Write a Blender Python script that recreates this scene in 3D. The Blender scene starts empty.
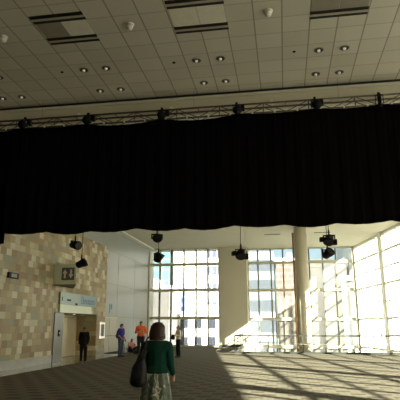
import bpy, bmesh, math, random
from mathutils import Vector, Matrix, Euler
R = math.radians
random.seed(7)
S = bpy.context.scene
C = S.collection

# ------------------------------------------------------------------ materials
def nt(m):
    m.use_nodes = True
    return m.node_tree.nodes, m.node_tree.links

def mat(name, c, rough=.6, metal=0., var=.08, scale=6., bump=0., spec=.5):
    """plain surface with a faint procedural mottling"""
    m = bpy.data.materials.new(name); N, L = nt(m)
    b = N['Principled BSDF']
    b.inputs['Roughness'].default_value = rough
    b.inputs['Metallic'].default_value = metal
    b.inputs['Specular IOR Level'].default_value = spec
    tc = N.new('ShaderNodeTexCoord'); no = N.new('ShaderNodeTexNoise'); no.inputs['Scale'].default_value = scale
    no.inputs['Detail'].default_value = 3
    rp = N.new('ShaderNodeValToRGB')
    rp.color_ramp.elements[0].position = .3; rp.color_ramp.elements[1].position = .7
    rp.color_ramp.elements[0].color = (*[x*(1-var) for x in c], 1)
    rp.color_ramp.elements[1].color = (*[min(1, x*(1+var)) for x in c], 1)
    L.new(tc.outputs['Object'], no.inputs['Vector']); L.new(no.outputs['Fac'], rp.inputs['Fac'])
    L.new(rp.outputs['Color'], b.inputs['Base Color'])
    if bump:
        bp = N.new('ShaderNodeBump'); bp.inputs['Strength'].default_value = bump; bp.inputs['Distance'].default_value = .01
        L.new(no.outputs['Fac'], bp.inputs['Height']); L.new(bp.outputs['Normal'], b.inputs['Normal'])
    return m

def math_node(N, L, op, a, b=None):
    n = N.new('ShaderNodeMath'); n.operation = op
    for i, v in enumerate((a, b)):
        if v is None: continue
        if isinstance(v, (int, float)): n.inputs[i].default_value = v
        else: L.new(v, n.inputs[i])
    return n.outputs[0]

def mat_ceiling_tiles():
    m = bpy.data.materials.new('ceiling_tiles'); N, L = nt(m); b = N['Principled BSDF']
    tc = N.new('ShaderNodeTexCoord'); sp = N.new('ShaderNodeSeparateXYZ'); L.new(tc.outputs['Object'], sp.inputs[0])
    p = .588
    u = math_node(N, L, 'DIVIDE', math_node(N, L, 'ADD', sp.outputs[0], .41 + 60*p), p)
    v = math_node(N, L, 'DIVIDE', math_node(N, L, 'ADD', sp.outputs[1], -10.586 + 60*p), p)
    fu = math_node(N, L, 'FRACT', u); fv = math_node(N, L, 'FRACT', v)
    wu = math_node(N, L, 'LESS_THAN', fu, .05); wv = math_node(N, L, 'MULTIPLY', math_node(N, L, 'LESS_THAN', fv, .045), .6)
    g = math_node(N, L, 'MAXIMUM', wu, wv)
    cb = N.new('ShaderNodeCombineXYZ'); L.new(math_node(N, L, 'FLOOR', u), cb.inputs[0]); L.new(math_node(N, L, 'FLOOR', v), cb.inputs[1])
    wn = N.new('ShaderNodeTexWhiteNoise'); L.new(cb.outputs[0], wn.inputs['Vector'])
    r1 = N.new('ShaderNodeValToRGB'); L.new(wn.outputs['Value'], r1.inputs[0])
    r1.color_ramp.elements[0].color = (.60, .57, .48, 1); r1.color_ramp.elements[1].color = (.66, .63, .54, 1)
    mx = N.new('ShaderNodeMix'); mx.data_type = 'RGBA'
    L.new(g, mx.inputs[0]); L.new(r1.outputs[0], mx.inputs[6]); mx.inputs[7].default_value = (.33, .305, .24, 1)
    L.new(mx.outputs[2], b.inputs['Base Color']); b.inputs['Roughness'].default_value = .85
    return m

def mat_stone():
    """mosaic of small tan, cream, grey and rust stone blocks"""
    m = bpy.data.materials.new('stone_mosaic'); N, L = nt(m); b = N['Principled BSDF']
    tc = N.new('ShaderNodeTexCoord'); sp = N.new('ShaderNodeSeparateXYZ'); L.new(tc.outputs['Object'], sp.inputs[0])
    along = math_node(N, L, 'ADD', math_node(N, L, 'MULTIPLY', sp.outputs[0], .8), sp.outputs[1])
    row = math_node(N, L, 'FLOOR', math_node(N, L, 'DIVIDE', sp.outputs[2], .27))
    wr = N.new('ShaderNodeTexWhiteNoise'); wr.noise_dimensions = '1D'; L.new(row, wr.inputs['W'])
    u = math_node(N, L, 'ADD', math_node(N, L, 'DIVIDE', along, .40), wr.outputs['Value'])
    cb = N.new('ShaderNodeCombineXYZ'); L.new(math_node(N, L, 'FLOOR', u), cb.inputs[0]); L.new(row, cb.inputs[1])
    wn = N.new('ShaderNodeTexWhiteNoise'); L.new(cb.outputs[0], wn.inputs['Vector'])
    rp = N.new('ShaderNodeValToRGB'); L.new(wn.outputs['Value'], rp.inputs[0])
    rp.color_ramp.interpolation = 'CONSTANT'
    cols = [(.32, .245, .115), (.25, .215, .12), (.37, .31, .17), (.22, .15, .06), (.44, .38, .24), (.28, .21, .10), (.24, .235, .16), (.34, .275, .14), (.52, .46, .33), (.26, .18, .085)]
    e = rp.color_ramp.elements
    while len(e) < len(cols): e.new(.5)
    for i, c in enumerate(cols): e[i].position = i/len(cols); e[i].color = (*c, 1)
    no = N.new('ShaderNodeTexNoise'); no.inputs['Scale'].default_value = 5; no.inputs['Detail'].default_value = 4
    L.new(tc.outputs['Object'], no.inputs['Vector'])
    mx = N.new('ShaderNodeMix'); mx.data_type = 'RGBA'; mx.blend_type = 'OVERLAY'; mx.inputs[0].default_value = .15
    L.new(rp.outputs[0], mx.inputs[6]); L.new(no.outputs['Color'], mx.inputs[7])
    fu = math_node(N, L, 'LESS_THAN', math_node(N, L, 'FRACT', u), .03)
    fr = math_node(N, L, 'LESS_THAN', math_node(N, L, 'FRACT', math_node(N, L, 'DIVIDE', sp.outputs[2], .27)), .04)
    mj = N.new('ShaderNodeMix'); mj.data_type = 'RGBA'; L.new(math_node(N, L, 'MAXIMUM', fu, fr), mj.inputs[0])
    L.new(mx.outputs[2], mj.inputs[6]); mj.inputs[7].default_value = (.20, .17, .12, 1)
    L.new(mj.outputs[2], b.inputs['Base Color']); b.inputs['Roughness'].default_value = .55
    return m

def mat_carpet():
    m = bpy.data.materials.new('carpet'); N, L = nt(m); b = N['Principled BSDF']
    tc = N.new('ShaderNodeTexCoord'); sp = N.new('ShaderNodeSeparateXYZ'); L.new(tc.outputs['Object'], sp.inputs[0])
    X, Y = sp.outputs[0], sp.outputs[1]
    row = math_node(N, L, 'FLOOR', math_node(N, L, 'DIVIDE', Y, .5))
    off = math_node(N, L, 'MULTIPLY', math_node(N, L, 'MODULO', row, 2.), .5)
    fx = math_node(N, L, 'FRACT', math_node(N, L, 'ADD', math_node(N, L, 'ADD', math_node(N, L, 'DIVIDE', X, .62), off), 50))
    fy = math_node(N, L, 'FRACT', math_node(N, L, 'ADD', math_node(N, L, 'DIVIDE', Y, .5), 50))
    d1 = math_node(N, L, 'MULTIPLY', math_node(N, L, 'LESS_THAN', fx, .55), math_node(N, L, 'LESS_THAN', fy, .5))
    rib = math_node(N, L, 'LESS_THAN', math_node(N, L, 'FRACT', math_node(N, L, 'DIVIDE', math_node(N, L, 'ADD', X, 40), .155)), .4)
    d = math_node(N, L, 'ADD', math_node(N, L, 'MULTIPLY', d1, .75), math_node(N, L, 'MULTIPLY', rib, .12))
    no = N.new('ShaderNodeTexNoise'); no.inputs['Scale'].default_value = 60; L.new(tc.outputs['Object'], no.inputs['Vector'])
    d = math_node(N, L, 'ADD', d, math_node(N, L, 'MULTIPLY', no.outputs['Fac'], .2))
    rp = N.new('ShaderNodeValToRGB'); L.new(d, rp.inputs[0])
    rp.color_ramp.elements[0].color = (.15, .135, .097, 1); rp.color_ramp.elements[1].color = (.066, .059, .042, 1)
    L.new(rp.outputs[0], b.inputs['Base Color']); b.inputs['Roughness'].default_value = .95
    b.inputs['Specular IOR Level'].default_value = .1
    return m

def mat_facade(name, base, win, px, pz, wx, wz, rough=.5, wmetal=0., ox=0.):
    """building front: windows drawn as a regular procedural grid"""
    m = bpy.data.materials.new(name); N, L = nt(m); b = N['Principled BSDF']
    tc = N.new('ShaderNodeTexCoord'); sp = N.new('ShaderNodeSeparateXYZ'); L.new(tc.outputs['Object'], sp.inputs[0])
    a = math_node(N, L, 'ADD', sp.outputs[0], sp.outputs[1])
    fx = math_node(N, L, 'FRACT', math_node(N, L, 'DIVIDE', math_node(N, L, 'ADD', a, 500+ox), px))
    fz = math_node(N, L, 'FRACT', math_node(N, L, 'DIVIDE', math_node(N, L, 'ADD', sp.outputs[2], 50), pz))
    w = math_node(N, L, 'MULTIPLY', math_node(N, L, 'LESS_THAN', fx, wx), math_node(N, L, 'LESS_THAN', fz, wz))
    mx = N.new('ShaderNodeMix'); mx.data_type = 'RGBA'; L.new(w, mx.inputs[0])
    mx.inputs[6].default_value = (*base, 1); mx.inputs[7].default_value = (*win, 1)
    L.new(mx.outputs[2], b.inputs['Base Color'])
    b.inputs['Roughness'].default_value = rough
    return m

def mat_brick(name):
    m = bpy.data.materials.new(name); N, L = nt(m); b = N['Principled BSDF']
    tc = N.new('ShaderNodeTexCoord')
    mp = N.new('ShaderNodeMapping'); mp.inputs['Rotation'].default_value = (R(90), 0, 0); L.new(tc.outputs['Object'], mp.inputs[0])
    br = N.new('ShaderNodeTexBrick'); L.new(mp.outputs[0], br.inputs['Vector'])
    br.inputs['Scale'].default_value = 1.; br.inputs['Brick Width'].default_value = 1.6; br.inputs['Row Height'].default_value = 1.1
    br.inputs['Mortar Size'].default_value = .12
    br.inputs['Color1'].default_value = (.09, .052, .040, 1); br.inputs['Color2'].default_value = (.11, .064, .05, 1); br.inputs['Mortar'].default_value = (.15, .13, .12, 1)
    L.new(br.outputs['Color'], b.inputs['Base Color']); b.inputs['Roughness'].default_value = .8
    return m

def mat_glass(name, tint=(.93, .97, .95), frit=0., gloss=.1, dust=0.):
    m = bpy.data.materials.new(name); N, L = nt(m)
    out = N['Material Output']; N.remove(N['Principled BSDF'])
    tr = N.new('ShaderNodeBsdfTransparent'); tr.inputs[0].default_value = (*tint, 1)
    gl = N.new('ShaderNodeBsdfGlossy'); gl.inputs['Roughness'].default_value = .02
    lw = N.new('ShaderNodeLayerWeight'); lw.inputs[0].default_value = .25
    fac = math_node(N, L, 'MULTIPLY', lw.outputs['Fresnel'], gloss*4)
    mx = N.new('ShaderNodeMixShader'); L.new(fac, mx.inputs[0]); L.new(tr.outputs[0], mx.inputs[1]); L.new(gl.outputs[0], mx.inputs[2])
    last = mx.outputs[0]
    if dust:
        df = N.new('ShaderNodeBsdfDiffuse'); df.inputs[0].default_value = (.9, .88, .8, 1)
        m3 = N.new('ShaderNodeMixShader'); m3.inputs[0].default_value = dust
        L.new(last, m3.inputs[1]); L.new(df.outputs[0], m3.inputs[2]); last = m3.outputs[0]
    if frit:
        tl = N.new('ShaderNodeBsdfTranslucent'); tl.inputs[0].default_value = (.95, .97, .93, 1)
        m2 = N.new('ShaderNodeMixShader'); m2.inputs[0].default_value = frit
        L.new(last, m2.inputs[1]); L.new(tl.outputs[0], m2.inputs[2]); last = m2.outputs[0]
    L.new(last, out.inputs['Surface'])
    return m

def mat_skirt():
    m = bpy.data.materials.new('patterned_skirt'); N, L = nt(m); b = N['Principled BSDF']
    tc = N.new('ShaderNodeTexCoord')
    mp = N.new('ShaderNodeMapping'); mp.inputs['Scale'].default_value = (9, 9, 4); L.new(tc.outputs['Object'], mp.inputs[0])
    no = N.new('ShaderNodeTexNoise'); no.inputs['Scale'].default_value = 1.; no.inputs['Detail'].default_value = 2; no.inputs['Distortion'].default_value = 1.
    L.new(mp.outputs[0], no.inputs['Vector'])
    rp = N.new('ShaderNodeValToRGB'); L.new(no.outputs['Fac'], rp.inputs[0]); rp.color_ramp.interpolation = 'EASE'
    e = rp.color_ramp.elements
    cs = [(.30, (.05, .08, .06)), (.42, (.17, .20, .15)), (.52, (.10, .13, .10)), (.60, (.62, .58, .48)), (.66, (.13, .15, .10)), (.74, (.50, .27, .08))]
    while len(e) < len(cs): e.new(.5)
    for i, (p, c) in enumerate(cs): e[i].position = p; e[i].color = (*c, 1)
    L.new(rp.outputs[0], b.inputs['Base Color']); b.inputs['Roughness'].default_value = .9
    return m

M = dict(
 tiles=mat_ceiling_tiles(), stone=mat_stone(), carpet=mat_carpet(),
 plaster=mat('warm_plaster', (.66, .63, .52), .85, var=.03, scale=.6),
 plaster_far=mat('pale_plaster', (.56, .53, .42), .85, var=.03, scale=.6),
 grey_wall=mat('pale_grey_wall_panel', (.28, .295, .28), .32, var=.02, scale=.8),
 groove=mat('panel_joint', (.25, .26, .24), .6),
 cream=mat('cream_door_paint', (.40, .39, .31), .4, var=.03),
 frame=mat('window_frame_paint', (.50, .48, .37), .5, var=.03),
 dframe=mat('dark_mullion_paint', (.17, .17, .14), .5),
 wframe=mat('white_frame_paint', (.70, .69, .60), .5, var=.02),
 polished=mat('polished_stone_floor', (.24, .24, .22), .12, var=.12, scale=3),
 base=mat('pale_base_stone', (.28, .27, .23), .35, var=.1, scale=3),
 dark=mat('dark_rubber_base', (.05, .05, .045), .6),
 drape=mat('black_drape_cloth', (.004, .004, .0045), .95, var=.2, scale=3, spec=0.),
 alu=mat('truss_aluminium', (.10, .085, .07), .5, .2),
 alu_bright=mat('bright_clamp_metal', (.8, .78, .7), .3, .8),
 black=mat('black_metal', (.006, .006, .007), .6, var=.2, spec=.15),
 blackp=mat('black_plastic', (.02, .02, .022), .45, var=.2),
 lens=mat('lens_glass', (.01, .01, .012), .3, spec=.2),
 white=mat('white_plastic', (.78, .76, .70), .4, var=.03),
 steel=mat('brushed_steel', (.72, .66, .50), .35, .6, scale=30),
 greyp=mat('grey_panel', (.16, .165, .15), .35, var=.04),
 signglass=mat('pale_teal_sign_panel', (.20, .29, .265), .3, var=.03),
 signpale=mat('pale_grey_green_sign_face', (.62, .67, .55), .4, var=.03),
 signblue=mat('light_blue_sign_panel', (.19, .29, .35), .3, var=.04),
 bluetext=mat('blue_lettering', (.03, .08, .20), .4),
 picto=mat('slate_pictogram_ground', (.09, .11, .12), .5),
 pictow=mat('white_pictogram', (.75, .66, .62), .5),
 brown=mat('brown_sign_underside', (.20, .15, .10), .6),
 edge_brown=mat('column_edge_line', (.30, .15, .05), .5, .3),
 dgrey=mat('dark_grey_tile', (.30, .275, .22), .85, var=.05),
 ltile=mat('light_grey_tile', (.78, .75, .65), .85, var=.04),
 slot=mat('diffuser_slot', (.012, .01, .008), .6),
 slotm=mat('diffuser_bar', (.42, .38, .30), .6),
 reflector=mat('downlight_reflector', (.9, .88, .8), .5, 0),
 darkring=mat('downlight_inner', (.02, .017, .012), .4),
 skin=mat('skin', (.50, .29, .20), .55, var=.06, scale=20),
 skin2=mat('skin_tan', (.42, .24, .16), .55, var=.06, scale=20),
 skin3=mat('skin_brown', (.20, .11, .075), .55, var=.06, scale=20),
 hair_r=mat('red_brown_hair', (.032, .008, .006), .5, var=.35, scale=45, bump=.5),
 hair_d=mat('dark_hair', (.012, .01, .009), .5, var=.3, scale=40, bump=.4),
 green=mat('dark_green_knit', (.008, .052, .036), .9, var=.15, scale=30, bump=.3, spec=.15),
 skirt=mat_skirt(),
 suit=mat('black_suit_cloth', (.008, .008, .009), .85, var=.2, spec=.2),
 navy=mat('violet_blue_shirt_cloth', (.03, .02, .24), .85, var=.15, scale=15),
 jeans=mat('blue_jeans', (.05, .075, .12), .9, var=.25, scale=20),
 orange=mat('orange_shirt_cloth', (.80, .13, .02), .85, var=.1, scale=15),
 dtrous=mat('dark_trousers', (.012, .013, .02), .9, var=.2),
 cloth_w=mat('off_white_shirt_cloth', (.80, .74, .68), .85, var=.12, scale=12),
 cloth_p=mat('pale_pink_shirt_cloth', (.55, .25, .22), .85, var=.1, scale=12),
 shoe=mat('black_shoe_leather', (.012, .011, .010), .4),
 leather=mat('black_bag_leather', (.008, .008, .009), .5, var=.3, scale=10, spec=.3),
 eye=mat('eye', (.03, .02, .015), .2), lip=mat('lips', (.35, .12, .10), .5),
 glass=mat_glass('window_glass', dust=.10), rglass=mat_glass('fritted_window_glass', (.95, .97, .94), frit=.03),
 railglass=mat_glass('green_railing_glass', (.78, .92, .85), gloss=.25, dust=.16),
 railm=mat('dark_rail_metal', (.05, .055, .045), .5, .3),
 asphalt=mat('street_paving', (.13, .13, .12), .9, scale=.3),
 leaf=mat('tree_leaf', (.06, .10, .03), .8, var=.4, scale=4), bark=mat('bark', (.10, .07, .05), .9),
 fA=mat_facade('glass_tower_front', (.10, .155, .16), (.07, .135, .15), 2.2, 2.0, .80, .80, .3),
 fGrey=mat_facade('grey_block_front', (.085, .078, .075), (.07, .066, .065), 3.2, 3.4, .4, .5),
 fBlue=mat_facade('blue_windowed_front', (.12, .14, .26), (.02, .03, .08), .8, 1.5, .6, .6),
 fB=mat_facade('banded_tower_front', (.5, .5, .5), (.06, .07, .12), 1.0, 3.2, .78, .50),
 fC=mat_facade('low_white_front', (.75, .74, .74), (.015, .018, .03), 2.3, 3.2, .55, .58, ox=1.2),
 fD=mat_facade('blue_grey_glass_front', (.17, .18, .19), (.05, .06, .075), 30., 3.6, 1.1, .58, .4),
 fBrick=mat_brick('brick_front'),
 fF=mat_facade('grey_ribbed_front', (.10, .10, .095), (.06, .06, .058), 1.4, 60., .4, 1.1),
 fG=mat_facade('white_ribbed_front', (.5, .5, .47), (.28, .29, .31), 3.0, 4.0, .3, .7),
)

M['lightbox'] = mat('lit_white_frame', (.8, .8, .78), .5); M['glow'] = mat('lit_lamp', (.9, .85, .7), .5)
for k_, e_ in (('reflector', .12), ('glow', 3.), ('lightbox', .28)):
    b_ = M[k_].node_tree.nodes['Principled BSDF']; b_.inputs['Emission Color'].default_value = (1, .92, .75, 1); b_.inputs['Emission Strength'].default_value = e_
# ------------------------------------------------------------------ mesh helpers
class MB:
    def __init__(s): s.bm = bmesh.new()
    def box(s, x0, x1, y0, y1, z0, z1, bev=0):
        r = bmesh.ops.create_cube(s.bm, size=1)
        bmesh.ops.scale(s.bm, vec=(x1-x0, y1-y0, z1-z0), verts=r['verts'])
        bmesh.ops.translate(s.bm, vec=((x0+x1)/2, (y0+y1)/2, (z0+z1)/2), verts=r['verts'])
        if bev:
            es = list({e for v in r['verts'] for e in v.link_edges})
            bmesh.ops.bevel(s.bm, geom=es, offset=bev, segments=2, affect='EDGES', profile=.6)
        return s
    def prism(s, pts, z0, z1):
        lo = [s.bm.verts.new((x, y, z0)) for x, y in pts]; hi = [s.bm.verts.new((x, y, z1)) for x, y in pts]
        n = len(pts)
        s.bm.faces.new(lo[::-1]); s.bm.faces.new(hi)
        for i in range(n): s.bm.faces.new((lo[i], lo[(i+1) % n], hi[(i+1) % n], hi[i]))
        return s
    def rod(s, a, b, r, r2=None, seg=10, caps=True):
        a = Vector(a); b = Vector(b); d = b-a
        q = d.to_track_quat('Z', 'Y')
        mt = Matrix.Translation((a+b)/2) @ q.to_matrix().to_4x4()
        bmesh.ops.create_cone(s.bm, cap_ends=caps, segments=seg, radius1=r, radius2=r if r2 is None else r2, depth=d.length, matrix=mt)
        return s
    def bar(s, a, b, w, h):
        """rectangular bar from a to b"""
        a = Vector(a); b = Vector(b); d = b-a
        q = d.to_track_quat('Z', 'Y')
        mt = Matrix.Translation((a+b)/2) @ q.to_matrix().to_4x4() @ Matrix.Diagonal((w, h, d.length, 1))
        bmesh.ops.create_cube(s.bm, size=1, matrix=mt); return s
    def ball(s, c, r, sub=2):
        if not isinstance(r, tuple): r = (r, r, r)
        mt = Matrix.Translation(c) @ Matrix.Diagonal((*r, 1))
        bmesh.ops.create_icosphere(s.bm, subdivisions=sub, radius=1, matrix=mt); return s
    def lathe(s, prof, c=(0, 0, 0), seg=20, rot=None):
        rings = []
        mt = Matrix.Translation(c) @ (rot.to_matrix().to_4x4() if rot else Matrix.Identity(4))
        for r, z in prof:
            rings.append([s.bm.verts.new(mt @ Vector((r*math.cos(2*math.pi*i/seg), r*math.sin(2*math.pi*i/seg), z))) for i in range(seg)])
        for A, B in zip(rings, rings[1:]):
            for i in range(seg): s.bm.faces.new((A[i], A[(i+1) % seg], B[(i+1) % seg], B[i]))
        s.bm.faces.new(rings[0][::-1]); s.bm.faces.new(rings[-1])
        return s
    def tube(s, pts, r, seg=8):
        for a, b in zip(pts, pts[1:]): s.rod(a, b, r, seg=seg)
        for p in pts[1:-1]: s.ball(p, r, 1)
        return s
    def hull(s, *sph):
        """convex hull of a few spheres / ellipsoids (centre, radius)"""
        t = bmesh.new()
        for c, r in sph:
            if not isinstance(r, tuple): r = (r, r, r)
            bmesh.ops.create_icosphere(t, subdivisions=2, radius=1, matrix=Matrix.Translation(c) @ Matrix.Diagonal((*r, 1)))
        g = bmesh.ops.convex_hull(t, input=t.verts)
        dele = list({v for v in g['geom_interior'] + g['geom_unused'] if isinstance(v, bmesh.types.BMVert)})
        bmesh.ops.delete(t, geom=dele, context='VERTS')
        me = bpy.data.meshes.new('tmp'); t.to_mesh(me); t.free(); s.bm.from_mesh(me); bpy.data.meshes.remove(me)
        return s
    def build(s, name, m, parent=None, smooth=False, remesh=0, smoothit=3):
        bmesh.ops.recalc_face_normals(s.bm, faces=s.bm.faces)
        me = bpy.data.meshes.new(name); s.bm.to_mesh(me); s.bm.free()
        me.materials.append(M[m])
        o = bpy.data.objects.new(name, me); C.objects.link(o)
        if remesh:
            md = o.modifiers.new('r', 'REMESH'); md.mode = 'VOXEL'; md.voxel_size = remesh
            if smoothit:
                ms = o.modifiers.new('s', 'SMOOTH'); ms.factor = .5; ms.iterations = smoothit
            dg = bpy.context.evaluated_depsgraph_get(); dg.update()
            me2 = bpy.data.meshes.new_from_object(o.evaluated_get(dg)); o.modifiers.clear()
            o.data = me2; bpy.data.meshes.remove(me); me = me2; me.name = name
            if not me.materials: me.materials.append(M[m])
            smooth = True
        if smooth:
            for p in me.polygons: p.use_smooth = True
        if parent: o.parent = parent
        return o

def tag(o, label=None, cat=None, group=None, kind=None):
    if label: o['label'] = label
    if cat: o['category'] = cat
    if group: o['group'] = group
    if kind: o['kind'] = kind
    return o
def empty(name, loc, rz=0):
    o = bpy.data.objects.new(name, None); C.objects.link(o); o.location = loc; o.rotation_euler = (0, 0, rz)
    o.empty_display_size = .2
    return o
def struct(o, label, cat):
    return tag(o, label, cat, kind='structure')
def children(o): return [c for c in bpy.data.objects if c.parent == o]
def copy_tree(o, parent=None):
    c = o.copy(); C.objects.link(c)
    if parent: c.parent = parent
    for ch in children(o): copy_tree(ch, c)
    return c
def text_mesh(name, s, size, m, parent, loc, rot, ext=.004):
    cu = bpy.data.curves.new(name, 'FONT'); cu.body = s; cu.size = size; cu.extrude = ext; cu.align_x = 'CENTER'; cu.align_y = 'CENTER'
    t = bpy.data.objects.new('tmp_text', cu); C.objects.link(t)
    dg = bpy.context.evaluated_depsgraph_get(); dg.update()
    me = bpy.data.meshes.new_from_object(t.evaluated_get(dg)); bpy.data.objects.remove(t)
    me.name = name; me.materials.clear(); me.materials.append(M[m])
    o = bpy.data.objects.new(name, me); C.objects.link(o); o.location = loc; o.rotation_euler = rot; o.parent = parent
    return o

# ------------------------------------------------------------------ layout numbers
H = 7.95                      # ceiling
YF = 42.3                     # far glass line (right part)
YN = 12.72                    # where the tiled ceiling stops
def rw(y, off=0.): return 5.9 + .165*(YF-y) + off     # slanted glass wall on the right: x at a given y
YB = -2.0

# ------------------------------------------------------------------ setting
struct(MB().prism([(-9.38, YB), (rw(YB)+.1, YB), (rw(32)+.1, 32), (-3.2, 32), (-3.2, YF), (-11.4, YF), (-11.4, 30), (-9.38, 30)], -.35, 0).build('floor', 'carpet'),
       'dark patterned woven carpet across the hall', 'floor')
struct(MB().prism([(-12.2, YB), (-9.38, YB), (-9.38, 30), (-12.2, 30)], -.35, 0).build('trim_1', 'polished'), 'polished grey stone floor border along the stone wall', 'floor border')
struct(MB().prism([(-3.3, 31.0), (rw(31)+.1, 31.0), (rw(44)+.1, 43.2), (-3.3, 43.2)], -4.8, -4.5).build('floor_lower', 'dark'), 'dark lower level floor seen past the glass railing', 'floor')
struct(MB().prism([(-13, YB-.2), (rw(YB)+.35, YB-.2), (rw(YN)+.35, YN), (-13, YN)], H, H+.3).build('ceiling', 'tiles'), 'grid ceiling of square acoustic tiles', 'ceiling')
struct(MB().prism([(-13, YN), (rw(YN)+.35, YN), (rw(43)+.35, 43), (-13, 43)], H, H+.3).build('ceiling', 'plaster_far'), 'smooth cream ceiling beyond the black drape', 'ceiling')
b = MB(); b.box(-11.1, rw(YN)-.2, YN+.06, YN+1.5, 7.34, H-.002); b.box(-11.1, rw(YN)-.2, YN, YN+.06, 7.34, 7.84)
struct(b.build('trim_2', 'plaster'), 'beige ceiling bulkhead running above the truss', 'bulkhead')
struct(MB().box(-11.1, rw(YN)-.2, YN-.05, YN+.02, 7.80, 7.87).build('trim_3', 'wframe'), 'thin pale lip along the bulkhead top', 'trim')
struct(MB().box(-11.1, rw(YN)-.2, YN-.02, YN+.05, 7.875, H-.003).build('trim_4', 'slot'), 'dark shadow gap between tiles and bulkhead', 'trim')
# left: stone wall with the lift recess
b = MB()
b.box(-12.6, -10.6, YB, 23.5, 0, 6.35); b.box(-12.6, -10.6, 23.5, 28.0, 2.25, 6.35); b.box(-12.6, -10.6, 28.0, 29.4, 0, 6.35); b.box(-12.6, -11.85, 23.5, 28.0, 0, 2.25)
struct(b.build('wall_left', 'stone'), 'tan and cream stone block wall with lift recess', 'wall')
struct(MB().box(-10.62, -10.56, YB, 22.45, 0.001, .34).build('baseboard_left', 'base'), 'pale stone base course of the stone wall', 'baseboard')
struct(MB().box(-10.62, -10.56, 28.05, 29.42, 0.001, .34).build('baseboard_left', 'base'), 'pale stone base at the right end of stone wall', 'baseboard')
b = MB(); b.box(-12.9, -11.1, YB, 29.4, 6.35, H); b.box(-12.9, -11.1, 29.4, 42.6, 0, H)
w = struct(b.build('wall_left', 'grey_wall'), 'pale grey panelled wall beyond the stone wall', 'wall')
g = MB()
for z in (2.2, 4.3, 6.45): g.box(-11.105, -11.095, 29.42, 41.0, z-.015, z+.015)
for y in (33.0, 36.9): g.box(-11.105, -11.095, y-.01, y+.01, .1, 6.45)
g.build('panel_joint', 'groove', w)
struct(MB().box(-11.1, -11.07, 35.0, 41.0, 0.001, .12).build('baseboard_far_left', 'dark'), 'dark base strip of the grey wall', 'baseboard')
struct(MB().box(-11.1, -10.7, 29.4, 41.0, 7.86, 7.95-.001).build('trim_6', 'wframe'), 'pale cornice strip above the grey wall', 'cornice')
# behind the camera
struct(MB().box(-12.9, rw(YB)+.3, YB-.3, YB, 0, H).build('wall_back', 'plaster'), 'plain wall behind the viewer', 'wall')
# far white pier between the two windows
struct(MB().box(-5.10, -2.9, 41.0, 42.6, -4.5, H).build('wall_far', 'plaster_far'), 'broad cream pier between the two tall windows', 'wall')
struct(MB().box(-5.12, -3.25, 40.94, 41.0, 0.001, .16).build('baseboard_far', 'dark'), 'dark baseboard at the foot of the cream pier', 'baseboard')
struct(MB().box(-11.4, -5.1, 41.3, 42.6, -4.5, 0.0).build('wall_far_lower', 'plaster_far'), 'wall below the left tall window', 'wall')
struct(MB().box(-3.35, -3.2, 32, 41.0, -4.5, -.35).build('wall_well', 'plaster_far'), 'side wall of the floor opening', 'wall')
struct(MB().box(-3.35, rw(32)+.1, 31.8, 31.98, -4.5, -.35).build('wall_well', 'plaster_far'), 'front wall of the floor opening', 'wall')
struct(MB().box(-11.42, -10.98, 40.78, 41.1, 0, H).build('trim_5', 'frame'), 'beige corner post between grey wall and left window', 'corner post')

# ------------------------------------------------------------------ windows
def window(name, label, x0, x1, y, z0, z1, vs, hs, mm, vw=.12, hw=.22):
    w = struct(empty(name, ((x0+x1)/2, y, z0)), label, 'window')
    def put(mb, nm, m):
        o = mb.build(nm, m, w); o.matrix_parent_inverse = Matrix.Translation(-Vector(w.location)); return o
    f = MB(); f.box(x0, x0+.14, y-.12, y+.12, z0, z1); f.box(x1-.14, x1, y-.12, y+.12, z0, z1); f.box(x0, x1, y-.12, y+.12, z1-.10, z1); f.box(x0, x1, y-.12, y+.12, z0, z0+.12)
    put(f, 'frame', 'frame')
    for x in vs: put(MB().box(x-vw/2, x+vw/2, y-.10, y+.10, z0+.12, z1-.1), 'mullion', mm)
    for z in hs: put(MB().box(x0+.14, x1-.14, y-.16, y+.11, z-hw/2, z+hw/2), 'transom', 'frame')
    X = [x0+.14] + list(vs) + [x1-.14]; Z = [z0+.1] + list(hs) + [z1-.1]
    for a, c in zip(X, X[1:]):
        for d, e in zip(Z, Z[1:]):
            put(MB().box(a, c, y-.012, y+.012, d, e), 'pane', 'glass')
    return w
window('window_1', 'tall gridded window left of the cream pier', -11.1, -5.1, 41.15, 0, H, [-10.18, -9.2, -8.14, -7.11, -6.12], [2.24, 4.49, 6.6], 'dframe', .13)
window('window_2', 'tall gridded window right of the cream pier', -2.95, 5.75, YF, -4.5, H, [-2.04, -.97, .04, 1.13, 2.17, 3.25, 4.31], [-2.2, 0.0, 2.15, 4.47, 6.74], 'dframe', .12)
# slanted right glass wall
w3 = struct(empty('window_3', (rw(20), 20, 0)), 'slanted white framed glass wall along the right side', 'window')
inv3 = Matrix.Translation(-Vector(w3.location))
def put3(mb, nm, m):
    o = mb.build(nm, m, w3); o.matrix_parent_inverse = inv3; return o
def P(y, z, off=0.): return Vector((rw(y)+off, y, z))
posts = [-3.3, 4.8, 12.9, 21.0, 29.1, 36.3]
for y in posts: put3(MB().bar(P(y, -4.5 if y > 31 else 0), P(y, H), .40, .75), 'post', 'wframe')
put3(MB().bar(P(YF-.05, -4.5, .02), P(YF-.05, H, .02), .3, .34), 'corner_post', 'wframe')
y = YB+1.2; thin = []
while y < 41.8:
    if min(abs(y-q) for q in posts) > .6 : thin.append(y)
    y += 2.025
for y in thin: put3(MB().bar(P(y, -4.5 if y > 31 else 0), P(y, H), .10, .22), 'mullion', 'wframe')
for z in (2.15, 4.47, 6.68): put3(MB().bar(P(YB, z), P(YF, z), .14, .11), 'transom', 'wframe')
for z in (3.3, 5.58, 1.05): put3(MB().bar(P(YB, z), P(YF, z), .12, .05), 'glazing_bar', 'dframe')
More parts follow.
